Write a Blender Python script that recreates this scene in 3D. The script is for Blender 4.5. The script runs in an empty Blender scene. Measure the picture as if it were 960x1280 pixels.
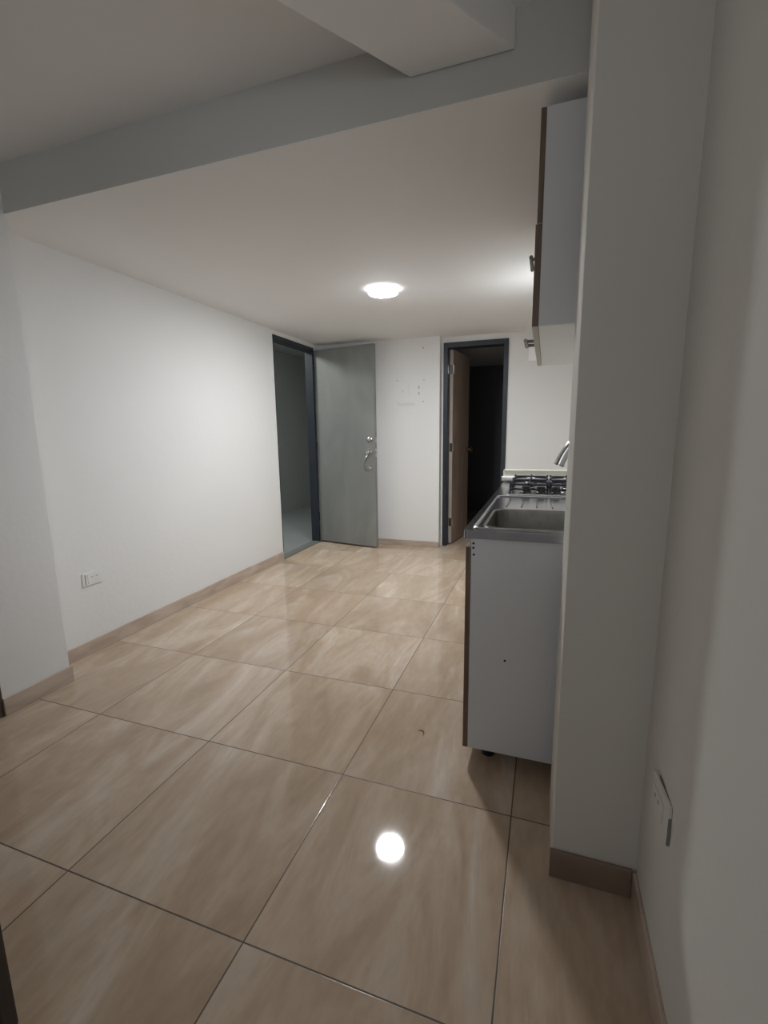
import bpy, bmesh, math, random
from mathutils import Vector, Matrix
random.seed(4)
PI = math.pi
SC = bpy.context.scene
COL = SC.collection

# ------------------------------------------------------------------ materials
def new_mat(name):
    m = bpy.data.materials.new(name); m.use_nodes = True
    nt = m.node_tree
    return m, nt, nt.nodes['Principled BSDF']

def simple(name, col, rough=0.6, metal=0.0, bump=0.0, bscale=60.0, vary=0.0, vscale=3.0, coat=0.0, spec=0.5):
    m, nt, b = new_mat(name)
    b.inputs['Base Color'].default_value = (*col, 1)
    b.inputs['Roughness'].default_value = rough
    b.inputs['Metallic'].default_value = metal
    b.inputs['Coat Weight'].default_value = coat
    b.inputs['Specular IOR Level'].default_value = spec
    tc = nt.nodes.new('ShaderNodeTexCoord')
    if vary > 0:
        n = nt.nodes.new('ShaderNodeTexNoise'); n.inputs['Scale'].default_value = vscale; n.inputs['Detail'].default_value = 4
        r = nt.nodes.new('ShaderNodeMapRange')
        r.inputs['From Min'].default_value = 0.3; r.inputs['From Max'].default_value = 0.7
        r.inputs['To Min'].default_value = 1 - vary; r.inputs['To Max'].default_value = 1 + vary
        mx = nt.nodes.new('ShaderNodeVectorMath'); mx.operation = 'SCALE'
        mx.inputs[0].default_value = col
        nt.links.new(tc.outputs['Object'], n.inputs['Vector'])
        nt.links.new(n.outputs['Fac'], r.inputs['Value'])
        nt.links.new(r.outputs['Result'], mx.inputs['Scale'])
        nt.links.new(mx.outputs['Vector'], b.inputs['Base Color'])
    if bump > 0:
        n2 = nt.nodes.new('ShaderNodeTexNoise'); n2.inputs['Scale'].default_value = bscale; n2.inputs['Detail'].default_value = 6
        bp = nt.nodes.new('ShaderNodeBump'); bp.inputs['Strength'].default_value = bump; bp.inputs['Distance'].default_value = 0.004
        nt.links.new(tc.outputs['Object'], n2.inputs['Vector'])
        nt.links.new(n2.outputs['Fac'], bp.inputs['Height'])
        nt.links.new(bp.outputs['Normal'], b.inputs['Normal'])
    return m

def tile_material():
    m, nt, b = new_mat('glossy_beige_porcelain')
    N, L = nt.nodes.new, nt.links.new
    geo = N('ShaderNodeNewGeometry')
    sep = N('ShaderNodeSeparateXYZ'); L(geo.outputs['Position'], sep.inputs[0])
    def mth(op, a, c=None, d=None):
        n = N('ShaderNodeMath'); n.operation = op
        for i, v in enumerate((a, c, d)):
            if v is None: continue
            if isinstance(v, (int, float)): n.inputs[i].default_value = v
            else: L(v, n.inputs[i])
        return n.outputs[0]
    T = 0.6
    u = mth('DIVIDE', sep.outputs['X'], T); v = mth('DIVIDE', sep.outputs['Y'], T)
    iu = mth('FLOOR', u); iv = mth('FLOOR', v)
    fu = mth('SUBTRACT', u, iu); fv = mth('SUBTRACT', v, iv)
    du = mth('MINIMUM', fu, mth('SUBTRACT', 1.0, fu)); dv = mth('MINIMUM', fv, mth('SUBTRACT', 1.0, fv))
    d = mth('MULTIPLY', mth('MINIMUM', du, dv), T)
    grout = N('ShaderNodeMapRange'); grout.inputs['From Min'].default_value = 0.0013; grout.inputs['From Max'].default_value = 0.0026
    L(d, grout.inputs['Value'])
    # random offset per tile
    cmb = N('ShaderNodeCombineXYZ'); L(iu, cmb.inputs[0]); L(iv, cmb.inputs[1])
    wn = N('ShaderNodeTexWhiteNoise'); wn.noise_dimensions = '3D'; L(cmb.outputs[0], wn.inputs['Vector'])
    off = N('ShaderNodeVectorMath'); off.operation = 'SCALE'; off.inputs['Scale'].default_value = 23.0
    L(wn.outputs['Color'], off.inputs[0])
    st = N('ShaderNodeVectorMath'); st.operation = 'MULTIPLY'; st.inputs[1].default_value = (3.6, 1.0, 1.0)
    L(geo.outputs['Position'], st.inputs[0])
    ad = N('ShaderNodeVectorMath'); ad.operation = 'ADD'; L(st.outputs[0], ad.inputs[0]); L(off.outputs[0], ad.inputs[1])
    n1 = N('ShaderNodeTexNoise'); n1.inputs['Scale'].default_value = 1.15; n1.inputs['Detail'].default_value = 10; n1.inputs['Roughness'].default_value = 0.6; n1.inputs['Distortion'].default_value = 1.3
    L(ad.outputs[0], n1.inputs['Vector'])
    cr = N('ShaderNodeValToRGB')
    e = cr.color_ramp.elements
    e[0].position = 0.26; e[0].color = (0.40, 0.29, 0.20, 1)
    e[1].position = 0.78; e[1].color = (0.72, 0.625, 0.52, 1)
    k = e.new(0.5); k.color = (0.505, 0.392, 0.288, 1)
    k = e.new(0.62); k.color = (0.565, 0.46, 0.365, 1)
    L(n1.outputs['Fac'], cr.inputs[0])
    # fine mottling
    n2 = N('ShaderNodeTexNoise'); n2.inputs['Scale'].default_value = 14; n2.inputs['Detail'].default_value = 5
    L(ad.outputs[0], n2.inputs['Vector'])
    mr = N('ShaderNodeMapRange'); mr.inputs['To Min'].default_value = 0.86; mr.inputs['To Max'].default_value = 1.12
    L(n2.outputs['Fac'], mr.inputs['Value'])
    vs = N('ShaderNodeVectorMath'); vs.operation = 'SCALE'; L(cr.outputs[0], vs.inputs[0]); L(mr.outputs[0], vs.inputs['Scale'])
    # per tile tone
    mt = N('ShaderNodeMapRange'); mt.inputs['To Min'].default_value = 0.93; mt.inputs['To Max'].default_value = 1.06
    L(wn.outputs['Value'], mt.inputs['Value'])
    vs2 = N('ShaderNodeVectorMath'); vs2.operation = 'SCALE'; L(vs.outputs[0], vs2.inputs[0]); L(mt.outputs[0], vs2.inputs['Scale'])
    mix = N('ShaderNodeMix'); mix.data_type = 'RGBA'
    mix.inputs[6].default_value = (0.075, 0.055, 0.04, 1)
    L(grout.outputs[0], mix.inputs[0]); L(vs2.outputs[0], mix.inputs[7])
    L(mix.outputs[2], b.inputs['Base Color'])
    rr = N('ShaderNodeMapRange'); rr.inputs['To Min'].default_value = 0.6; rr.inputs['To Max'].default_value = 0.05
    L(grout.outputs[0], rr.inputs['Value']); L(rr.outputs[0], b.inputs['Roughness'])
    b.inputs['Specular IOR Level'].default_value = 0.46
    nb = N('ShaderNodeTexNoise'); nb.inputs['Scale'].default_value = 9; nb.inputs['Detail'].default_value = 2
    L(geo.outputs['Position'], nb.inputs['Vector'])
    hs = mth('ADD', mth('MULTIPLY', nb.outputs['Fac'], 0.35), grout.outputs[0])
    bp = N('ShaderNodeBump'); bp.inputs['Strength'].default_value = 0.25; bp.inputs['Distance'].default_value = 0.001
    L(hs, bp.inputs['Height']); L(bp.outputs['Normal'], b.inputs['Normal'])
    return m

def streaky(name, c0, c1, rough, metal=0.0, scale=(1, 1, 1), nscale=6.0, lo=0.35, hi=0.7, coat=0.0):
    m, nt, b = new_mat(name)
    N, L = nt.nodes.new, nt.links.new
    tc = N('ShaderNodeTexCoord'); mp = N('ShaderNodeMapping'); mp.inputs['Scale'].default_value = scale
    n = N('ShaderNodeTexNoise'); n.inputs['Scale'].default_value = nscale; n.inputs['Detail'].default_value = 6; n.inputs['Distortion'].default_value = 0.6
    cr = N('ShaderNodeValToRGB'); e = cr.color_ramp.elements
    e[0].position = lo; e[0].color = (*c0, 1); e[1].position = hi; e[1].color = (*c1, 1)
    L(tc.outputs['Object'], mp.inputs[0]); L(mp.outputs[0], n.inputs['Vector']); L(n.outputs['Fac'], cr.inputs[0])
    L(cr.outputs[0], b.inputs['Base Color'])
    b.inputs['Roughness'].default_value = rough; b.inputs['Metallic'].default_value = metal; b.inputs['Coat Weight'].default_value = coat
    return m

def emis(name, col, s):
    m, nt, b = new_mat(name)
    b.inputs['Base Color'].default_value = (0.9, 0.9, 0.9, 1)
    b.inputs['Emission Color'].default_value = (*col, 1)
    b.inputs['Emission Strength'].default_value = s
    return m

M = dict(
    paint=simple('white_wall_paint', (0.80, 0.80, 0.79), 0.75, bump=0.25, bscale=35, vary=0.012, vscale=1.6, spec=0.25),
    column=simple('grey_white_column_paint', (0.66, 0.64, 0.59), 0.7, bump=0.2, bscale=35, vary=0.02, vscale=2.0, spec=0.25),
    ceil=simple('white_ceiling_paint', (0.82, 0.82, 0.81), 0.8, bump=0.2, bscale=25, vary=0.012, vscale=1.2, spec=0.2),
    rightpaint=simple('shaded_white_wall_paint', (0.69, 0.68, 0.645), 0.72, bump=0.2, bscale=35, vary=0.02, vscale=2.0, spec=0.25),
    beam=simple('shaded_white_beam_paint', (0.56, 0.555, 0.525), 0.8, bump=0.2, bscale=25, vary=0.012, vscale=1.2, spec=0.2),  # white paint darkened, standing for shade on the beam face
    tile=tile_material(),
    skirt=streaky('beige_skirting_tile', (0.47, 0.37, 0.30), (0.60, 0.50, 0.42), 0.25, scale=(2, 2, 8), nscale=2.0),
    skirtdark=streaky('shaded_beige_skirting_tile', (0.22, 0.155, 0.12), (0.30, 0.22, 0.175), 0.3, scale=(2, 2, 8), nscale=2.0),  # beige skirting browned to imitate shade at the column foot
    frame=simple('dark_blue_grey_door_frame', (0.020, 0.026, 0.036), 0.45, vary=0.15, vscale=8),
    greydoor=streaky('brushed_grey_door_finish', (0.185, 0.193, 0.185), (0.235, 0.242, 0.226), 0.5, scale=(1.4, 1.4, 0.5), nscale=3.0),
    wooddoor=streaky('brown_wood_veneer', (0.30, 0.22, 0.17), (0.42, 0.315, 0.25), 0.45, scale=(6, 6, 0.5), nscale=4.0),
    wooddooredge=simple('pale_door_edge', (0.42, 0.37, 0.33), 0.6, vary=0.05),
    darkwood=streaky('dark_brown_wood', (0.018, 0.010, 0.009), (0.035, 0.022, 0.018), 0.5, scale=(5, 5, 0.5), nscale=5.0),
    brownjamb=simple('brown_jamb_paint', (0.10, 0.062, 0.055), 0.5, vary=0.1),
    melamine=simple('white_melamine', (0.70, 0.71, 0.725), 0.45, bump=0.04, bscale=90, vary=0.015),
    walnut=streaky('walnut_edge_laminate', (0.13, 0.085, 0.06), (0.21, 0.145, 0.105), 0.5, scale=(4, 4, 0.6), nscale=8.0),
    cream=simple('cream_edge_band', (0.50, 0.47, 0.40), 0.5, vary=0.05),
    steel=streaky('brushed_stainless_steel', (0.47, 0.485, 0.51), (0.53, 0.545, 0.57), 0.2, metal=1.0, scale=(3, 3.0, 3), nscale=4.0),
    basin=streaky('satin_steel_basin', (0.22, 0.215, 0.19), (0.28, 0.27, 0.24), 0.38, metal=1.0, scale=(6, 6, 6), nscale=3.0),
    chrome=simple('polished_chrome', (0.72, 0.72, 0.72), 0.12, metal=1.0, vary=0.03),
    nickel=simple('satin_nickel', (0.55, 0.53, 0.50), 0.25, metal=1.0, vary=0.04),
    pullmetal=simple('dark_nickel', (0.25, 0.23, 0.22), 0.3, metal=1.0, vary=0.04),
    chimewhite=simple('bright_white_plastic', (0.93, 0.93, 0.93), 0.3, vary=0.01),
    iron=simple('black_enamel_wire', (0.016, 0.016, 0.030), 0.3, vary=0.1),
    knob=simple('black_plastic', (0.015, 0.015, 0.017), 0.35, vary=0.1),
    whiteplastic=simple('white_plastic', (0.80, 0.80, 0.77), 0.35, vary=0.02),
    creamplastic=simple('cream_plastic', (0.72, 0.71, 0.62), 0.4, vary=0.02),
    socketgrey=simple('grey_plastic_edge', (0.22, 0.22, 0.21), 0.5, vary=0.05),
    hole=simple('dark_screw_hole', (0.01, 0.01, 0.01), 0.8, vary=0.1),
    scuff=simple('grey_plaster_mark', (0.42, 0.41, 0.39), 0.8, vary=0.2, vscale=40),
    patch=simple('patched_plaster', (0.74, 0.735, 0.70), 0.8, vary=0.03, vscale=20),
    darkroom=simple('shade_dark_wall', (0.12, 0.123, 0.13), 0.8, vary=0.05),  # wall colour darkened so the inner room reads as unlit
    darkceil=simple('spill_lit_grey_ceiling', (0.55, 0.55, 0.53), 0.8, vary=0.03),  # lighter than the walls, imitating light spilling through the doorway
    hall=simple('grey_hallway_wall', (0.42, 0.43, 0.415), 0.7, vary=0.03),
    hallfloor=simple('grey_hallway_tile', (0.27, 0.28, 0.275), 0.2, vary=0.04),
    sill=simple('dark_grey_threshold', (0.17, 0.17, 0.16), 0.35, vary=0.1),
    lens=emis('lit_led_diffuser', (0.935, 0.965, 1.0), 360.0),
    rim=emis('glowing_white_lamp_rim', (0.95, 0.98, 1.0), 7.0),
    glass=simple('window_glass', (0.8, 0.85, 0.9), 0.05, vary=0.01),
    shaving=simple('dry_brown_shaving', (0.16, 0.09, 0.05), 0.8, vary=0.1),
)

# ------------------------------------------------------------------ geometry helpers
def box(bm, x0, x1, y0, y1, z0, z1):
    vs = [bm.verts.new((x, y, z)) for x in (x0, x1) for y in (y0, y1) for z in (z0, z1)]
    for f in ((0, 1, 3, 2), (4, 6, 7, 5), (0, 4, 5, 1), (2, 3, 7, 6), (0, 2, 6, 4), (1, 5, 7, 3)):
        bm.faces.new([vs[i] for i in f])

def prism(bm, pts, z0, z1):
    a = [bm.verts.new((x, y, z0)) for x, y in pts]; b = [bm.verts.new((x, y, z1)) for x, y in pts]
    bm.faces.new(a[::-1]); bm.faces.new(b)
    n = len(pts)
    for i in range(n):
        bm.faces.new((a[i], a[(i + 1) % n], b[(i + 1) % n], b[i]))

def lathe(bm, prof, mat=Matrix(), seg=28):
    rings = []
    for r, z in prof:
        rings.append([bm.verts.new(mat @ Vector((r * math.cos(2 * PI * i / seg), r * math.sin(2 * PI * i / seg), z))) for i in range(seg)])
    for a, b in zip(rings, rings[1:]):
        for i in range(seg):
            bm.faces.new((a[i], a[(i + 1) % seg], b[(i + 1) % seg], b[i]))
    bm.faces.new(rings[0][::-1]); bm.faces.new(rings[-1])

def tube(bm, pts, rad, seg=10, closed=False):
    P = [Vector(p) for p in pts]; n = len(P)
    R = rad if isinstance(rad, (list, tuple)) else [rad] * n
    rings = []; prev = None
    for i in range(n):
        if closed: t = (P[(i + 1) % n] - P[i - 1])
        else: t = P[min(i + 1, n - 1)] - P[max(i - 1, 0)]
        t.normalize()
        if prev is None:
            up = Vector((0, 0, 1)) if abs(t.z) < 0.9 else Vector((1, 0, 0))
            s = t.cross(up).normalized()
        else:
            s = (prev - t * prev.dot(t)).normalized()
        prev = s; q = t.cross(s)
        rings.append([bm.verts.new(P[i] + (s * math.cos(2 * PI * k / seg) + q * math.sin(2 * PI * k / seg)) * R[i]) for k in range(seg)])
    m = n if closed else n - 1
    for i in range(m):
        a, b = rings[i], rings[(i + 1) % n]
        for k in range(seg):
            bm.faces.new((a[k], a[(k + 1) % seg], b[(k + 1) % seg], b[k]))
    if not closed:
        bm.faces.new(rings[0][::-1]); bm.faces.new(rings[-1])

def rrect(x0, x1, y0, y1, r, n=8):
    out = []
    for cx, cy, a0 in ((x1 - r, y1 - r, 0), (x0 + r, y1 - r, 90), (x0 + r, y0 + r, 180), (x1 - r, y0 + r, 270)):
        for i in range(n + 1):
            a = math.radians(a0 + 90 * i / n)
            out.append((cx + r * math.cos(a), cy + r * math.sin(a)))
    return out

def bez(p0, p1, p2, p3, n=10):
    p0, p1, p2, p3 = map(Vector, (p0, p1, p2, p3))
    return [((1 - t) ** 3) * p0 + 3 * (1 - t) ** 2 * t * p1 + 3 * (1 - t) * t * t * p2 + t ** 3 * p3 for t in [i / n for i in range(n + 1)]]

def obj(name, bm, mat, parent=None, bevel=0.0, smooth=False, segs=2):
    bmesh.ops.recalc_face_normals(bm, faces=bm.faces)
    me = bpy.data.meshes.new(name); bm.to_mesh(me); bm.free()
    o = bpy.data.objects.new(name, me); COL.objects.link(o)
    me.materials.append(mat)
    if parent is not None: o.parent = parent
    if smooth:
        for p in me.polygons: p.use_smooth = True
        me.set_sharp_from_angle(angle=math.radians(38))
    if bevel > 0:
        md = o.modifiers.new('bevel', 'BEVEL'); md.width = bevel; md.segments = segs; md.limit_method = 'ANGLE'
    return o

def bx(name, dims, mat, parent=None, bevel=0.0):
    bm = bmesh.new(); box(bm, *dims)
    return obj(name, bm, mat, parent, bevel)

def thing(name, label, cat, loc=(0, 0, 0), group=None, kind=None):
    o = bpy.data.objects.new(name, None); COL.objects.link(o); o.location = loc
    o.empty_display_size = 0.05
    o['label'] = label; o['category'] = cat
    if group: o['group'] = group
    if kind: o['kind'] = kind
    return o

def tag(o, label, cat, kind=None):
    o['label'] = label; o['category'] = cat
    if kind: o['kind'] = kind
    return o

S = 'structure'

# ------------------------------------------------------------------ room constants (metres)
XL, XR = -1.78, 0.93          # left wall, right wall
ZL, ZH = 2.19, 2.385          # low ceiling, high ceiling
YB = 4.03; YB2 = 4.13         # back wall, recessed part round the inner door
YN = -2.6

tag(bx('floor', (-1.78, 0.93, YN, 7.0, -0.1, 0.0), M['tile']), 'glossy beige marbled floor tiles with thin dark grout lines', 'floor', S)
tag(bx('floor_hallway', (-4.2, -1.78, 2.2, 7.0, -0.1, 0.0), M['hallfloor']), 'grey floor of the hallway beyond the grey entrance door', 'floor', S)

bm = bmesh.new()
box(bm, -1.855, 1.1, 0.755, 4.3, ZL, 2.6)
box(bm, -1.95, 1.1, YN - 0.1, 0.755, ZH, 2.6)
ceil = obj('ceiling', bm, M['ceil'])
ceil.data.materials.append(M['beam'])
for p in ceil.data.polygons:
    if p.normal.y < -0.9: p.material_index = 1  # faces turned to the camera carry shade in their colour
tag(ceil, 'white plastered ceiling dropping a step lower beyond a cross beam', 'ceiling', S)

# diagonal soffit beam under the higher ceiling
bm = bmesh.new()
d = Vector((-0.56, -0.83))
a = Vector((0.223, 0.753)); c = Vector((0.527, 0.753))
prism(bm, [tuple(a), tuple(c), tuple(c + d * 2.0), tuple(a + d * 2.0)], 2.285, ZH + 0.01)
tag(obj('trim_1', bm, M['ceil'], bevel=0.004), 'diagonal boxed ceiling beam running into the cross beam', 'beam', S)

# left wall with entrance opening
OY0, OY1, OZ = 3.13, 3.93, 2.15
bm = bmesh.new()
box(bm, -1.855, XL, 0.5, OY0, 0, ZL)
box(bm, -1.855, XL, OY1, YB + 0.15, 0, ZL)
box(bm, -1.855, XL, OY0, OY1, OZ, ZL)
tag(obj('wall_left', bm, M['paint']), 'bright white left wall with the entrance doorway at its far end', 'wall', S)

bm = bmesh.new()
box(bm, -2.0, -1.6, 0.455, 0.77, 0, ZH)
tag(obj('wall_left_near', bm, M['paint'], bevel=0.003), 'white wall projection nearest the camera on the left', 'wall', S)
bm = bmesh.new()
box(bm, -2.0, -1.6, YN, -0.55, 0, ZH)
box(bm, -2.0, -1.6, -0.55, 0.455, 2.1, ZH)
tag(obj('wall_left_rear', bm, M['paint']), 'white wall around the brown door beside the camera', 'wall', S)

# back wall, with recess round inner door
DX0, DX1, DZ = -0.382, 0.268, 2.135
bm = bmesh.new()
box(bm, -1.855, -0.40, YB, YB + 0.25, 0, ZL)
box(bm, -0.40, DX0, YB2, YB2 + 0.15, 0, ZL)
box(bm, DX1, XR + 0.15, YB2, YB2 + 0.15, 0, ZL)
box(bm, DX0, DX1, YB2, YB2 + 0.15, DZ, ZL)
wall_back = tag(obj('wall_back', bm, M['paint']), 'white back wall with screw holes and the open inner doorway', 'wall', S)

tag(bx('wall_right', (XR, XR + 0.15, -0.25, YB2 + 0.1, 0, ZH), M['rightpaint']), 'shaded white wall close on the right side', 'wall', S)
bm = bmesh.new()
box(bm, XR, XR + 0.15, YN, -1.5, 0, ZH)
box(bm, XR, XR + 0.15, -1.5, -0.25, 0, 1.0)
box(bm, XR, XR + 0.15, -1.5, -0.25, 2.15, ZH)
tag(obj('wall_right_rear', bm, M['paint']), 'right wall round the window behind the camera', 'wall', S)
bm = bmesh.new()
box(bm, -2.0, -1.15, YN - 0.12, YN, 0, ZH); box(bm, 0.65, XR + 0.15, YN - 0.12, YN, 0, ZH)
box(bm, -1.15, 0.65, YN - 0.12, YN, 0, 0.7); box(bm, -1.15, 0.65, YN - 0.12, YN, 2.2, ZH)
tag(obj('wall_rear', bm, M['paint']), 'white wall behind the camera', 'wall', S)

# column between the near right wall and the kitchen
PX, PY0, PY1 = 0.719, 0.432, 0.725
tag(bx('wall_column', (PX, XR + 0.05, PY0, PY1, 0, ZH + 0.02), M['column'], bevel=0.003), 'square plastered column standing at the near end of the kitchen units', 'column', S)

# window behind the camera
w = thing('window_1', 'window in the right wall behind the camera', 'window', (XR, -0.9, 1.0), kind=S)
bm = bmesh.new()
for y0, y1, z0, z1 in ((-0.62, -0.57, 0.0, 1.15), (0.62 - 0.04, 0.62, 0.0, 1.15), (-0.62, 0.62, 0.0, 0.05), (-0.62, 0.62, 1.10, 1.15), (-0.02, 0.02, 0.05, 1.10)):
    box(bm, 0.03, 0.08, y0, y1, z0, z1)
obj('window_frame', bm, M['whiteplastic'], w)

w = thing('rear_fill_window', 'added wide window behind the camera framing the rear fill light', 'window', (-0.25, YN, 0.7), kind=S)  # added opening, there to hold the rear fill light
bm = bmesh.new()
for x0, x1, z0, z1 in ((-0.9, -0.85, 0.0, 1.5), (0.85, 0.9, 0.0, 1.5), (-0.85, 0.85, 0.0, 0.05), (-0.85, 0.85, 1.45, 1.5), (-0.02, 0.02, 0.05, 1.45)):
    box(bm, x0, x1, -0.1, -0.05, z0, z1)
obj('window_frame', bm, M['whiteplastic'], w)

# skirting
def skirt(name, dims, label, bv=0.002, mt='skirt'):
    tag(bx(name, dims, M[mt], bevel=bv), label, 'baseboard', S)
HB = 0.082
skirt('baseboard_left', (XL, XL + 0.009, 0.77, OY0 - 0.002, 0, HB), 'beige tile skirting along the bright left wall')
skirt('baseboard_left_near', (-1.6, -1.591, 0.455, 0.779, 0, HB), 'beige tile skirting on the near left wall projection')
skirt('baseboard_back', (-1.7, -0.40, YB - 0.009, YB, 0, 0.06), 'beige tile skirting on the back wall between the two doors')
skirt('baseboard_column', (PX - 0.004, XR - 0.009, PY0 - 0.011, PY0, 0, 0.085), 'beige tile skirting coloured darker for shade at the foot of the column', mt='skirtdark')
skirt('baseboard_right', (XR - 0.009, XR, YN, PY0 - 0.011, 0, 0.085), 'beige tile skirting along the near right wall')

# threshold under entrance
tag(bx('trim_2', (-1.855, XL + 0.012, OY0, OY1, 0, 0.012), M['sill'], bevel=0.002), 'dark grey threshold strip under the entrance doorway', 'threshold', S)

# hallway beyond entrance
bm = bmesh.new()
box(bm, -3.35, -3.2, 2.2, 7.0, 0, 2.6)
box(bm, -3.2, -1.86, 2.1, 2.2, 0, 2.6)
box(bm, -3.2, -1.95, 6.6, 6.75, 0, 2.6)
box(bm, -1.855, -1.8, YB + 0.25, 6.75, 0, 2.6)
tag(obj('wall_hallway', bm, M['hall']), 'dim grey hallway wall seen through the entrance doorway', 'wall', S)
tag(bx('ceiling_hallway', (-3.35, -1.856, 2.1, 6.75, 2.45, 2.6), M['hall']), 'dim ceiling of the hallway beyond the entrance doorway', 'ceiling', S)

# dark room beyond inner door
bm = bmesh.new()
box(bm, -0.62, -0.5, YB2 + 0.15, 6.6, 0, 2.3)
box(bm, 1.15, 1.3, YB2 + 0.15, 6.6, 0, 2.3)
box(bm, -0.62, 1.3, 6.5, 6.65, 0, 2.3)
tag(obj('wall_inner_room', bm, M['darkroom']), 'shade-darkened walls of the unlit room beyond the inner doorway', 'wall', S)
tag(bx('ceiling_inner_room', (-0.62, 1.3, YB2 + 0.17, 6.65, 2.2, 2.3), M['darkceil']), 'grey ceiling, lightened for spilled light, of the unlit room beyond the inner doorway', 'ceiling', S)

# ------------------------------------------------------------------ doors
# entrance door: frame + leaf swung into the room
t = thing('door_1', 'open grey flush entrance door with dark frame at the far end of the left wall', 'door', (XL, OY1, 0), kind=S)
bm = bmesh.new()
box(bm, -0.085, 0.006, -0.035, 0.0, 0.012, OZ)
box(bm, -0.085, 0.006, -(OY1 - OY0), -0.035, OZ - 0.045, OZ)
box(bm, -0.085, 0.003, -(OY1 - OY0), -(OY1 - OY0) + 0.010, 0.012, OZ - 0.045)
obj('door_frame', bm, M['frame'], t, bevel=0.002)
fr = Vector((-1.03, 3.79)); hg = Vector((-1.768, 3.925))
ang = math.atan2(fr.y - hg.y, fr.x - hg.x); LW = (fr - hg).length
leaf = bpy.data.objects.new('door_leaf', None)
bm = bmesh.new(); box(bm, 0, LW, 0, 0.042, 0.018, 2.125)
leaf = obj('door_leaf', bm, M['greydoor'], t, bevel=0.002)
leaf.location = (hg.x - XL, hg.y - OY1, 0); leaf.rotation_euler = (0, 0, ang)
def on_face(x, z, dy=0.0): return Matrix.Translation((x, -dy, z)) @ Matrix.Rotation(PI / 2, 4, 'X')
# deadbolt escutcheon
bm = bmesh.new(); lathe(bm, [(0.031, -0.002), (0.031, 0.006), (0.026, 0.010), (0.019, 0.012), (0.018, 0.020), (0.012, 0.023)], on_face(LW - 0.062, 1.165))
obj('deadbolt', bm, M['nickel'], leaf, smooth=True)
# entrance handle: rose, curved grip, lower mount
bm = bmesh.new(); lathe(bm, [(0.034, -0.002), (0.034, 0.008), (0.027, 0.014), (0.021, 0.034), (0.024, 0.045), (0.017, 0.052)], on_face(LW - 0.066, 1.035))
obj('door_knob', bm, M['nickel'], leaf, smooth=True)
bm = bmesh.new()
pts = bez((LW - 0.066, -0.022, 1.02), (LW - 0.062, -0.075, 0.995), (LW - 0.098, -0.060, 0.955), (LW - 0.088, -0.055, 0.92), 8) + bez((LW - 0.088, -0.055, 0.915), (LW - 0.080, -0.050, 0.885), (LW - 0.072, -0.040, 0.875), (LW - 0.068, -0.010, 0.862), 8)
tube(bm, pts, 0.0085)
obj('door_handle', bm, M['nickel'], leaf, smooth=True)
bm = bmesh.new(); lathe(bm, [(0.020, -0.002), (0.020, 0.006), (0.014, 0.012)], on_face(LW - 0.068, 0.862))
obj('handle_mount', bm, M['nickel'], leaf, smooth=True)
bm = bmesh.new(); box(bm, LW - 0.001, LW + 0.002, 0.008, 0.034, 1.13, 1.19); box(bm, LW - 0.001, LW + 0.002, 0.008, 0.034, 0.985, 1.075); box(bm, LW, LW + 0.010, 0.014, 0.028, 1.02, 1.045)
obj('latch_plate', bm, M['nickel'], leaf)
for z in (0.3, 1.1, 1.9):
    bm = bmesh.new(); lathe(bm, [(0.007, -0.05), (0.007, 0.05)], Matrix.Translation((-0.004, -0.004, z)), 12)
    obj('hinge', bm, M['frame'], leaf, smooth=True)

# inner door
t = thing('door_2', 'brown wooden inner door standing ajar in a dark frame in the back wall', 'door', (DX0, YB2, 0), kind=S)
W2 = DX1 - DX0
bm = bmesh.new()
box(bm, 0, 0.045, -0.012, 0.13, 0, DZ); box(bm, W2 - 0.045, W2, -0.012, 0.13, 0, DZ); box(bm, 0.045, W2 - 0.045, -0.012, 0.13, DZ - 0.05, DZ)
obj('door_frame', bm, M['frame'], t, bevel=0.002)
hx, hy = 0.047, 0.085
ang2 = math.radians(81.5)
bm = bmesh.new(); box(bm, 0.004, 0.57, 0, 0.036, 0.015, DZ - 0.055)
leaf = obj('door_leaf', bm, M['wooddoor'], t, bevel=0.0015)
leaf.location = (hx + 0.036, hy, 0); leaf.rotation_euler = (0, 0, ang2)
bm = bmesh.new(); box(bm, 0.0005, 0.0055, 0.0, 0.036, 0.015, DZ - 0.055)
obj('door_edge', bm, M['wooddooredge'], leaf)
bm = bmesh.new()
lathe(bm, [(0.030, -0.002), (0.030, 0.005), (0.012, 0.010), (0.011, 0.030), (0.025, 0.038), (0.028, 0.052), (0.020, 0.064), (0.008, 0.068)], Matrix.Translation((0.52, 0, 1.03)) @ Matrix.Rotation(PI / 2, 4, 'X'), 20)
obj('door_knob', bm, simple('aged_brass', (0.35, 0.24, 0.12), 0.3, metal=1.0, vary=0.05), leaf, smooth=True)
for z in (0.25, 1.07, 1.88):
    bm = bmesh.new(); lathe(bm, [(0.007, -0.045), (0.007, 0.045)], Matrix.Translation((0.0, -0.005, z)), 12); box(bm, -0.001, 0.0035, 0.0, 0.03, z - 0.045, z + 0.045)
    obj('hinge', bm, M['nickel'], leaf, smooth=True)

# brown door beside the camera, only its frame edge shows at the left border
t = thing('door_3', 'brown door frame at the left border next to the near skirting', 'door', (-1.6, 0.455, 0), kind=S)
bm = bmesh.new(); box(bm, -0.12, 0.0, -0.07, 0.0, 0, 2.1); box(bm, -0.12, 0.0, -1.005, -0.935, 0, 2.1); box(bm, -0.12, 0.0, -0.935, -0.07, 2.04, 2.1)
obj('door_frame', bm, M['brownjamb'], t)
bx('door_leaf', (-0.08, -0.04, -0.93, -0.075, 0.01, 2.035), M['wooddoor'], t)

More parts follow.
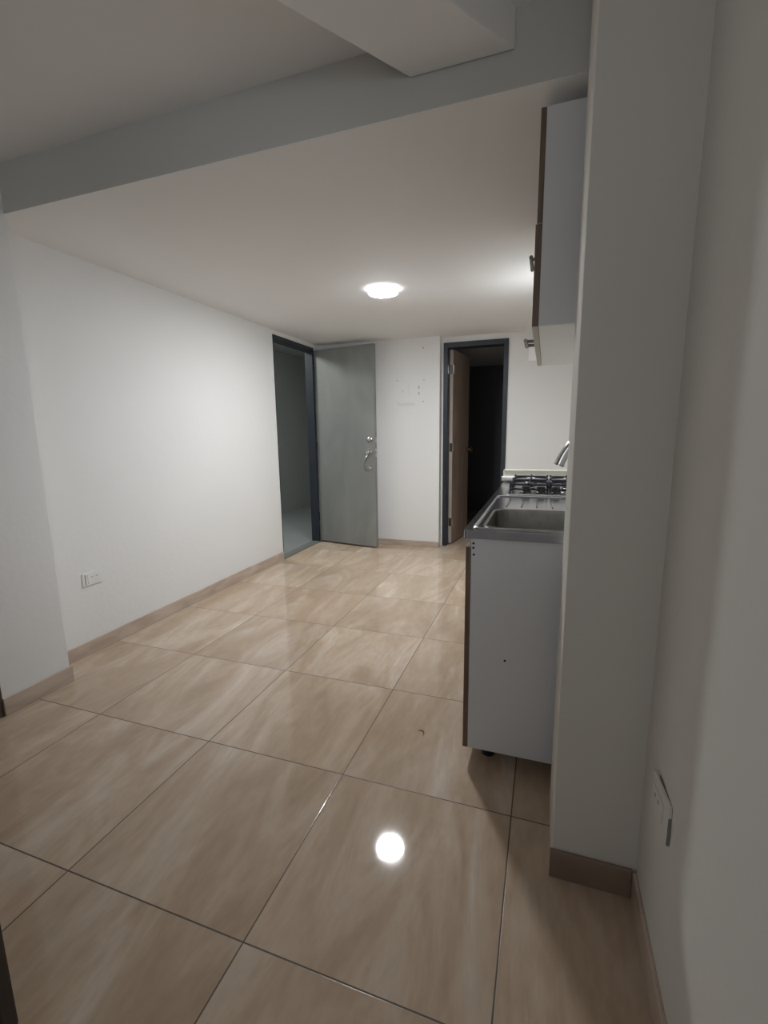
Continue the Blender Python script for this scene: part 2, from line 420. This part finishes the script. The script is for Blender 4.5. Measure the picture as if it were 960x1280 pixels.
# dark door leaf whose vertical edge enters at the bottom left corner
t = thing('door_4', 'near black wooden door leaf cut off by the bottom left corner', 'door', (-0.362, -0.288, 0), kind=S)
bm = bmesh.new(); box(bm, -0.78, 0, -0.038, 0, 0.0, 2.02)
l4 = obj('door_leaf', bm, M['darkwood'], t, bevel=0.002)
l4.rotation_euler = (0, 0, math.radians(24))

# ------------------------------------------------------------------ marks on the back wall
HX = lambda x, z, r: (x, z, r)
for x, z, r in ((-0.852, 1.775, 0.007), (-0.574, 2.087, 0.008), (-0.566, 1.769, 0.006), (-0.574, 1.552, 0.007), (-0.845, 1.553, 0.005)):
    bm = bmesh.new(); lathe(bm, [(r, 0), (r * 0.8, 0.0012)], Matrix.Translation((x, YB + 0.0002, z)) @ Matrix.Rotation(PI / 2, 4, 'X'), 12)
    obj('screw_hole', bm, M['scuff'], wall_back)
for x, z in ((-0.620, 1.695), (-0.620, 1.635)):
    bm = bmesh.new(); lathe(bm, [(0.009, 0), (0.008, 0.0012)], Matrix.Translation((x, YB + 0.0002, z)) @ Matrix.Rotation(PI / 2, 4, 'X') @ Matrix.Diagonal((0.75, 1.9, 1, 1)), 14)
    obj('plaster_mark', bm, M['scuff'], wall_back)
bm = bmesh.new(); box(bm, -0.85, -0.66, YB - 0.0012, YB + 0.001, 1.51, 1.545); box(bm, -0.735, -0.725, YB - 0.0012, YB + 0.001, 1.62, 1.72); box(bm, -0.81, -0.785, YB - 0.0012, YB + 0.001, 1.65, 1.675)
obj('plaster_patch', bm, M['patch'], wall_back)

# ------------------------------------------------------------------ ceiling lamp
LX, LY = -0.425, 2.36
t = thing('ceiling_lamp', 'round white surface mounted ceiling lamp, switched on', 'lamp', (LX, LY, ZL))
bm = bmesh.new(); lathe(bm, [(0.096, 0.0), (0.101, -0.004), (0.101, -0.026), (0.098, -0.030), (0.094, -0.029)], seg=40); obj('housing', bm, M['rim'], t, smooth=True)
bm = bmesh.new(); lathe(bm, [(0.096, -0.027), (0.096, -0.0305), (0.085, -0.034), (0.05, -0.036), (0.02, -0.0365)], seg=40); obj('diffuser', bm, M['lens'], t, smooth=True)

# ------------------------------------------------------------------ kitchen base cabinet
CY0, CY1 = 0.805, 2.42
t = thing('base_cabinet', 'white melamine kitchen base cabinet with walnut door edges behind the column', 'cabinet', (0.42, CY0, 0))
def cb(name, d, mat, bevel=0.001, par=None):
    return bx(name, (d[0] - 0.42, d[1] - 0.42, d[2] - CY0, d[3] - CY0, d[4], d[5]), mat, par or t, bevel)
side = cb('side_panel', (0.424, 0.925, CY0, CY0 + 0.016, 0.066, 0.873), M['melamine'])
cb('side_panel', (0.424, 0.925, CY1 - 0.016, CY1, 0.066, 0.873), M['melamine'])
cb('bottom_panel', (0.424, 0.925, CY0 + 0.016, CY1 - 0.016, 0.066, 0.082), M['melamine'])
cb('back_panel', (0.915, 0.925, CY0 + 0.016, CY1 - 0.016, 0.082, 0.873), M['melamine'])
cb('front_rail', (0.424, 0.440, CY0 + 0.016, CY1 - 0.016, 0.80, 0.873), M['melamine'])
nd = 4; wd = (CY1 - CY0) / nd
for k in range(nd):
    cb('door', (0.405, 0.4235, CY0 + k * wd + 0.0015, CY0 + (k + 1) * wd - 0.0015, 0.064, 0.842), M['walnut'], 0.002)
for x, z in ((0.4315, 0.855), (0.4315, 0.839), (0.4335, 0.815), (0.550, 0.435)):
    bm = bmesh.new(); lathe(bm, [(0.0042, 0), (0.004, 0.0012)], Matrix.Translation((x - 0.42, 0.0002, z)) @ Matrix.Rotation(PI / 2, 4, 'X'), 12)
    obj('screw_hole', bm, M['hole'], t)
for x in (0.492, 0.875):
    for y in (CY0 + 0.085, (CY0 + CY1) / 2, CY1 - 0.05):
        bm = bmesh.new(); lathe(bm, [(0.027, 0), (0.027, 0.008), (0.018, 0.014), (0.018, 0.055), (0.030, 0.060), (0.030, 0.0665)], Matrix.Translation((x - 0.42, y - CY0, 0)), 20)
        obj('leg', bm, M['knob'], t, smooth=True)

# ------------------------------------------------------------------ steel countertop with sink
ZT = 0.905; KX0, KX1, KY0, KY1 = 0.400, 0.928, 0.79, 2.45
t = thing('sink_countertop', 'stainless steel countertop with inset sink bowl on the base cabinet', 'countertop', (KX0, KY0, ZT))
def L3(x, y, z): return (x - KX0, y - KY0, z - ZT)
SX0, SX1, SY0, SY1 = 0.460, 0.800, 0.842, 1.250
bm = bmesh.new()
outer = [bm.verts.new(L3(x, y, ZT)) for x, y in rrect(KX0, KX1, KY0, KY1, 0.006, 3)]
inner = [bm.verts.new(L3(x, y, ZT)) for x, y in rrect(SX0, SX1, SY0, SY1, 0.06, 8)]
ed = [bm.edges.new((l[i], l[(i + 1) % len(l)])) for l in (outer, inner) for i in range(len(l))]
bmesh.ops.triangle_fill(bm, use_beauty=True, use_dissolve=False, edges=ed)
low = [bm.verts.new((v.co.x, v.co.y, -0.030)) for v in outer]
low2 = [bm.verts.new((min(max(v.co.x, 0.012), KX1 - KX0 - 0.012), min(max(v.co.y, 0.012), KY1 - KY0 - 0.012), -0.030)) for v in outer]
n = len(outer)
for i in range(n):
    j = (i + 1) % n
    bm.faces.new((outer[i], outer[j], low[j], low[i])); bm.faces.new((low[i], low[j], low2[j], low2[i]))
obj('worktop', bm, M['steel'], t)
# raised border bead pressed into the sheet
bm = bmesh.new()
bead = [L3(x, y, ZT + 0.0005) for x, y in rrect(0.430, 0.900, 0.818, 1.66, 0.02, 6)]
tube(bm, bead, 0.006, 8, closed=True); obj('border_bead', bm, M['steel'], t, smooth=True)
# bowl
bm = bmesh.new()
prof = [(0.0065, 0.0), (0.0045, 0.0032), (0.000, 0.0036), (-0.004, 0.001), (-0.006, -0.010), (-0.010, -0.10), (-0.022, -0.135), (-0.05, -0.15), (-0.14, -0.155)]
rings = []
for o_, z_ in prof:
    r_ = max(0.06 + o_ * 0.8, 0.02)
    rings.append([bm.verts.new(L3(x, y, ZT + z_)) for x, y in rrect(SX0 - o_, SX1 + o_, SY0 - o_, SY1 + o_, r_, 8)])
for a_, b_ in zip(rings, rings[1:]):
    m_ = len(a_)
    for i in range(m_): bm.faces.new((a_[i], a_[(i + 1) % m_], b_[(i + 1) % m_], b_[i]))
bm.faces.new(rings[-1])
bowl = obj('sink_bowl', bm, M['basin'], t, smooth=True)
bm = bmesh.new(); lathe(bm, [(0.036, 0), (0.036, 0.003), (0.028, 0.002), (0.008, 0.001)], Matrix.Translation(L3((SX0 + SX1) / 2, (SY0 + SY1) / 2, ZT - 0.1545)), 24)
obj('drain', bm, M['chrome'], bowl, smooth=True)
# drainboard ridges
for x in (0.50, 0.565, 0.63, 0.695, 0.76, 0.825):
    bm = bmesh.new(); tube(bm, [L3(x, 1.33, ZT - 0.001), L3(x, 1.35, ZT + 0.002), L3(x, 1.57, ZT + 0.002), L3(x, 1.59, ZT - 0.001)], 0.004, 8)
    obj('drainboard_ridge', bm, M['steel'], t, smooth=True)

# white ledge at the far end of the counter
o = bx('counter_ledge', (0.0, 0.53, 0.0, 0.055, 0.0, 0.078), M['creamplastic'], None, 0.006)
o.location = (0.395, KY1 + 0.003, 0.872 + 0.03)
tag(o, 'low cream ledge standing at the far end of the steel countertop', 'ledge')
bm = bmesh.new(); tube(bm, [(-0.008, -0.016, 0.022), (0.50, -0.016, 0.022)], 0.015, 14)
obj('rounded_edge', bm, M['whiteplastic'], o, smooth=True)
o.location.z = ZT + 0.002; o.location.y = KY1 - 0.057

# ------------------------------------------------------------------ gas cooktop
GX0, GX1, GY0, GY1 = 0.462, 0.898, 1.70, 2.34
t = thing('gas_cooktop', 'four burner steel gas cooktop with black wire grates set in the countertop', 'cooktop', (GX0, GY0, ZT))
def G3(x, y, z): return (x - GX0, y - GY0, z)
bm = bmesh.new()
r0 = rrect(GX0, GX1, GY0, GY1, 0.02, 5); r1 = rrect(GX0 + 0.006, GX1 - 0.006, GY0 + 0.006, GY1 - 0.006, 0.016, 5); r2 = rrect(GX0 + 0.02, GX1 - 0.02, GY0 + 0.02, GY1 - 0.02, 0.012, 5)
rr_ = [[bm.verts.new(G3(x, y, z)) for x, y in r] for r, z in ((r0, 0.0005), (r0, 0.005), (r1, 0.009), (r2, 0.005))]
for a_, b_ in zip(rr_, rr_[1:]):
    m_ = len(a_)
    for i in range(m_): bm.faces.new((a_[i], a_[(i + 1) % m_], b_[(i + 1) % m_], b_[i]))
bm.faces.new(rr_[-1]); bm.faces.new(rr_[0])
obj('tray', bm, M['steel'], t, smooth=True)
for x in (0.565, 0.640, 0.712, 0.785):
    kb = bmesh.new(); lathe(kb, [(0.026, 0.004), (0.026, 0.014), (0.0225, 0.017), (0.022, 0.040), (0.019, 0.044)], Matrix.Translation(G3(x, 1.775, 0)), 20)
    k_ = obj('knob', kb, M['knob'], t, smooth=True)
    kb = bmesh.new(); lathe(kb, [(0.031, 0.004), (0.031, 0.007), (0.026, 0.0085)], Matrix.Translation(G3(x, 1.775, 0)), 20)
    obj('knob_ring', kb, M['chrome'], k_, smooth=True)
BUR = [(0.575, 1.92, 0.036), (0.785, 1.92, 0.042), (0.575, 2.20, 0.042), (0.785, 2.20, 0.034)]
for x, y, r in BUR:
    b_ = bmesh.new(); lathe(b_, [(r * 1.25, 0.004), (r * 1.2, 0.009), (r * 0.9, 0.012), (r * 0.95, 0.022), (r * 0.9, 0.024)], Matrix.Translation(G3(x, y, 0)), 24)
    q = obj('burner', b_, M['nickel'], t, smooth=True)
    b_ = bmesh.new(); lathe(b_, [(r * 0.75, 0.024), (r * 0.75, 0.030), (r * 0.6, 0.033)], Matrix.Translation(G3(x, y, 0)), 24)
    obj('burner_cap', b_, M['iron'], q, smooth=True)
for xa, xb in ((0.480, 0.672), (0.690, 0.882)):
    g = bmesh.new(); zt = 0.046; ya, yb = 1.822, 2.315; rw = 0.0046
    tube(g, [G3(x, y, zt) for x, y in rrect(xa, xb, ya, yb, 0.03, 5)], rw, 8, closed=True)
    tube(g, [G3(x, y, 0.022) for x, y in rrect(xa - 0.004, xb + 0.004, ya - 0.006, yb + 0.006, 0.03, 5)], rw, 8, closed=True)
    xm = (xa + xb) / 2; ym = (ya + yb) / 2
    tube(g, [G3(xa, ym, zt), G3(xb, ym, zt)], rw, 8)
    for yc in (1.92 + 0.02, 2.20):
        for dx, dy in ((1, 0), (-1, 0), (0, 1), (0, -1)):
            ex = xb if dx > 0 else xa if dx < 0 else xm
            ey = yc + dy * 0.11
            tube(g, [G3(ex, ey if dx == 0 else yc, zt), G3(xm + dx * 0.022, yc + dy * 0.022, zt + 0.006)], rw, 8)
            if dy: tube(g, [G3(xa, ey, zt), G3(xb, ey, zt)], rw, 8)
    for x, y in ((xa, ya + 0.03), (xb, ya + 0.03), (xa, yb - 0.03), (xb, yb - 0.03), (xa, ym), (xb, ym), (xm, ya), (xm, yb)):
        tube(g, [G3(x, y, zt + 0.012), G3(x, y, 0.006)], rw * 1.1, 8)
    obj('grate', g, M['iron'], t, smooth=True)

# ------------------------------------------------------------------ faucet
FX, FY = 0.865, 1.13
t = thing('faucet', 'chrome sink faucet with curved spout reaching out from behind the column', 'faucet', (FX, FY, ZT))
bm = bmesh.new(); lathe(bm, [(0.027, 0), (0.027, 0.006), (0.020, 0.012), (0.018, 0.06), (0.021, 0.075), (0.016, 0.09)], seg=24); obj('base', bm, M['chrome'], t, smooth=True)
def F3(x, z): return (x - FX, 0, z - ZT)
sp = bez(F3(FX, ZT + 0.08), F3(FX, 1.16), F3(0.845, 1.225), F3(0.795, 1.222), 8) + bez(F3(0.79, 1.220), F3(0.755, 1.205), F3(0.725, 1.165), F3(0.706, 1.108), 8)
rad = [0.0125 + 0.0065 * (i / (len(sp) - 1)) ** 1.5 for i in range(len(sp))]
bm = bmesh.new(); tube(bm, sp, rad, 14); spout = obj('spout', bm, M['chrome'], t, smooth=True)
bm = bmesh.new()
e0 = Vector(sp[-1]); dr = (Vector(sp[-1]) - Vector(sp[-2])).normalized()
tube(bm, [e0 - dr * 0.004, e0 + dr * 0.003], 0.0195, 14); obj('aerator', bm, M['nickel'], spout, smooth=True)
bm = bmesh.new()
tube(bm, bez(F3(FX - 0.01, 1.02), F3(0.82, 1.045), F3(0.775, 1.105), F3(0.742, 1.128), 8), [0.008] * 5 + [0.009, 0.010, 0.010, 0.008], 12)
obj('lever', bm, M['chrome'], t, smooth=True)

# ------------------------------------------------------------------ wall cabinet
UX, UZ0, UZ1 = 0.617, 1.558, 2.157; UY0, UY1 = 0.805, 1.75
t = thing('wall_cabinet', 'white melamine wall cabinet with walnut edged doors hung high on the right', 'cabinet', (UX, UY0, UZ0))
def ub(name, d, mat, bevel=0.001, par=None):
    return bx(name, (d[0] - UX, d[1] - UX, d[2] - UY0, d[3] - UY0, d[4] - UZ0, d[5] - UZ0), mat, par or t, bevel)
ub('side_panel', (UX, 0.929, UY0, UY0 + 0.016, UZ0, UZ1), M['melamine'])
ub('side_panel', (UX, 0.929, UY1 - 0.016, UY1, UZ0, UZ1), M['melamine'])
ub('bottom_panel', (UX, 0.929, UY0 + 0.016, UY1 - 0.016, UZ0, UZ0 + 0.016), M['whiteplastic'])  # paler than the other panels, imitating light from the counter below
ub('top_panel', (UX, 0.929, UY0 + 0.016, UY1 - 0.016, UZ1 - 0.016, UZ1), M['melamine'])
ub('back_panel', (0.92, 0.929, UY0 + 0.016, UY1 - 0.016, UZ0 + 0.016, UZ1 - 0.016), M['melamine'])
ub('shelf', (UX + 0.01, 0.92, UY0 + 0.016, UY1 - 0.016, 1.845, 1.861), M['melamine'])
def pull(par, x, y, z, reach, length, tilt=0.0):
    bm = bmesh.new()
    tube(bm, [(x - reach, y - length / 2, z + tilt), (x - reach, y + length / 2, z - tilt)], 0.0075, 10)
    for s in (-1, 1):
        tube(bm, [(x + 0.001, y + s * length * 0.33, z), (x - reach, y + s * length * 0.33, z - s * tilt * 0.66)], 0.0062, 10)
    return obj('handle', bm, M['pullmetal'], par, smooth=True)
d1 = ub('door', (UX - 0.016, UX - 0.0005, UY0, UY1, 1.851, UZ1 - 0.001), M['walnut'])
d2 = ub('door', (UX - 0.0195, UX - 0.0005, UY0, UY1, UZ0 - 0.001, 1.848), M['walnut'])
for d_, z0, x0 in ((d1, 1.851, UX - 0.016), (d2, UZ0 - 0.001, UX - 0.0195)):
    z_ = z0 - UZ0
    bx('edge_band', (x0 - UX, x0 - UX + (0.0155 if d_ is d1 else 0.019), 0.001, UY1 - UY0 - 0.001, z_ - 0.0012, z_ + 0.0006), M['cream'], d_)
pull(d1, UX - 0.016 - UX, 0.475, 1.889 - UZ0, 0.030, 0.15)
pull(d2, UX - 0.0195 - UX, 0.475, 1.588 - UZ0, 0.036, 0.14)

# ------------------------------------------------------------------ small fittings
# white box on back wall
t = thing('wall_chime', 'small white plastic box high on the back wall, beside the wall cabinet', 'box', (0.50, YB2, 1.905))
bx('cover', (-0.043, 0.043, -0.035, 0.0, 0.0, 0.135), M['chimewhite'], t, 0.005)
bx('base_plate', (-0.047, 0.047, -0.006, 0.0, -0.003, 0.138), M['whiteplastic'], t, 0.001)

# left outlet
t = thing('wall_outlet', 'white power outlet low on the bright left wall', 'outlet', (XL, 1.085, 0.437))
bx('plate', (0.0, 0.007, -0.060, 0.060, -0.038, 0.038), M['whiteplastic'], t, 0.003)
q = bx('socket_module', (0.007, 0.0095, -0.030, 0.052, -0.024, 0.024), M['whiteplastic'], t, 0.001)
bm = bmesh.new()
box(bm, 0.0092, 0.0102, -0.008, 0.000, 0.008, 0.011); box(bm, 0.0092, 0.0102, 0.020, 0.030, 0.008, 0.011)
obj('socket_slot', bm, M['socketgrey'], q)
bx('gap_shadow', (0.004, 0.0076, -0.047, -0.042, -0.030, 0.030), M['socketgrey'], t)

# right loose outlet
t = thing('wall_outlet', 'wall coloured outlet plate coming loose from the near right wall', 'outlet', (XR, 0.245, 0.437))
pl = bx('plate', (-0.006, 0.0, -0.058, 0.058, -0.045, 0.045), M['rightpaint'], t, 0.0012)
pl.location = (-0.0035, 0, 0); pl.rotation_euler = (0, 0, math.radians(3.2))
bx('back_box', (-0.006, 0.0, -0.040, 0.040, -0.035, 0.035), M['hole'], t)
q = bx('socket_module', (-0.009, -0.0055, -0.026, 0.040, -0.022, 0.022), M['rightpaint'], pl, 0.001)
bx('plate_edge', (-0.0061, -0.0005, -0.0586, -0.0575, -0.043, 0.020), M['socketgrey'], pl)
bm = bmesh.new()
for y in (-0.004, 0.018): box(bm, -0.0096, -0.0088, y, y + 0.006, 0.004, 0.012)
obj('socket_slot', bm, M['socketgrey'], q)

# curled shaving on the floor
bm = bmesh.new(); tube(bm, [(-0.022, 0.004, 0.002), (-0.010, 0.010, 0.003), (0.002, 0.006, 0.004), (0.008, -0.006, 0.003), (0.007, -0.020, 0.002)], [0.0006, 0.0016, 0.0018, 0.0015, 0.0006], 8)
o = obj('wood_shaving', bm, M['shaving'], smooth=True); o.location = (0.219, 0.925, 0.0002)
tag(o, 'tiny curled brown scrap lying on the floor tiles left of the base cabinet', 'debris')

# ------------------------------------------------------------------ lights
def area(name, loc, target, sx, sy, power, col, spread=180):
    l = bpy.data.lights.new(name, 'AREA'); l.shape = 'RECTANGLE'; l.size = sx; l.size_y = sy; l.energy = power; l.color = col
    l.spread = math.radians(spread)
    o = bpy.data.objects.new(name, l); COL.objects.link(o); o.location = loc
    o.rotation_euler = (Vector(target) - Vector(loc)).to_track_quat('-Z', 'Y').to_euler()
    return o
area('window_daylight', (XR + 0.02, -0.88, 1.55), (-1.75, 2.0, 1.0), 1.1, 1.0, 2.6, (0.80, 0.90, 1.0), 62)
area('rear_fill', (-0.25, YN - 0.03, 1.45), (-0.1, 0, 1.6), 1.7, 1.4, 2.5, (0.95, 0.97, 1.0), 95)  # added soft fill for the surfaces facing the camera
area('hallway_fill', (-2.6, 3.4, 2.40), (-2.6, 3.6, 0), 0.5, 0.5, 24, (0.95, 1.0, 0.98), 180)  # added unseen lamp that brightens the hallway
# added lamp, no fixture: bright patch on the ceiling beside the wall cabinet
area('under_ceiling_glow', (0.80, 2.42, 1.75), (0.40, 2.5, 2.19), 0.05, 0.25, 1.15, (0.95, 0.97, 1.0), 120)

wd_ = bpy.data.worlds.new('world'); SC.world = wd_; wd_.use_nodes = True
bg = wd_.node_tree.nodes['Background']; bg.inputs[0].default_value = (0.75, 0.85, 1.0, 1); bg.inputs[1].default_value = 0.25

# ------------------------------------------------------------------ camera
f, yaw, pitch, roll = 578.0, math.radians(-19.25), math.radians(-9.77), math.radians(-0.77)
F = Vector((math.sin(yaw) * math.cos(pitch), math.cos(yaw) * math.cos(pitch), math.sin(pitch)))
R = Vector((math.cos(yaw), -math.sin(yaw), 0)); U = R.cross(F)
R2 = R * math.cos(roll) + U * math.sin(roll); U2 = -R * math.sin(roll) + U * math.cos(roll)
cd = bpy.data.cameras.new('camera'); cam = bpy.data.objects.new('camera', cd); COL.objects.link(cam)
cam.matrix_world = Matrix(((R2.x, U2.x, -F.x, 0.6555), (R2.y, U2.y, -F.y, -0.7758), (R2.z, U2.z, -F.z, 1.2397), (0, 0, 0, 1)))
cd.sensor_fit = 'HORIZONTAL'; cd.sensor_width = 36; cd.lens = f / 960 * 36; cd.clip_start = 0.02
SC.camera = cam

SC.view_settings.view_transform = 'Standard'
SC.view_settings.look = 'None'
SC.view_settings.exposure = 0.0
SC.cycles.use_denoising = True
SC.cycles.max_bounces = 12; SC.cycles.diffuse_bounces = 8
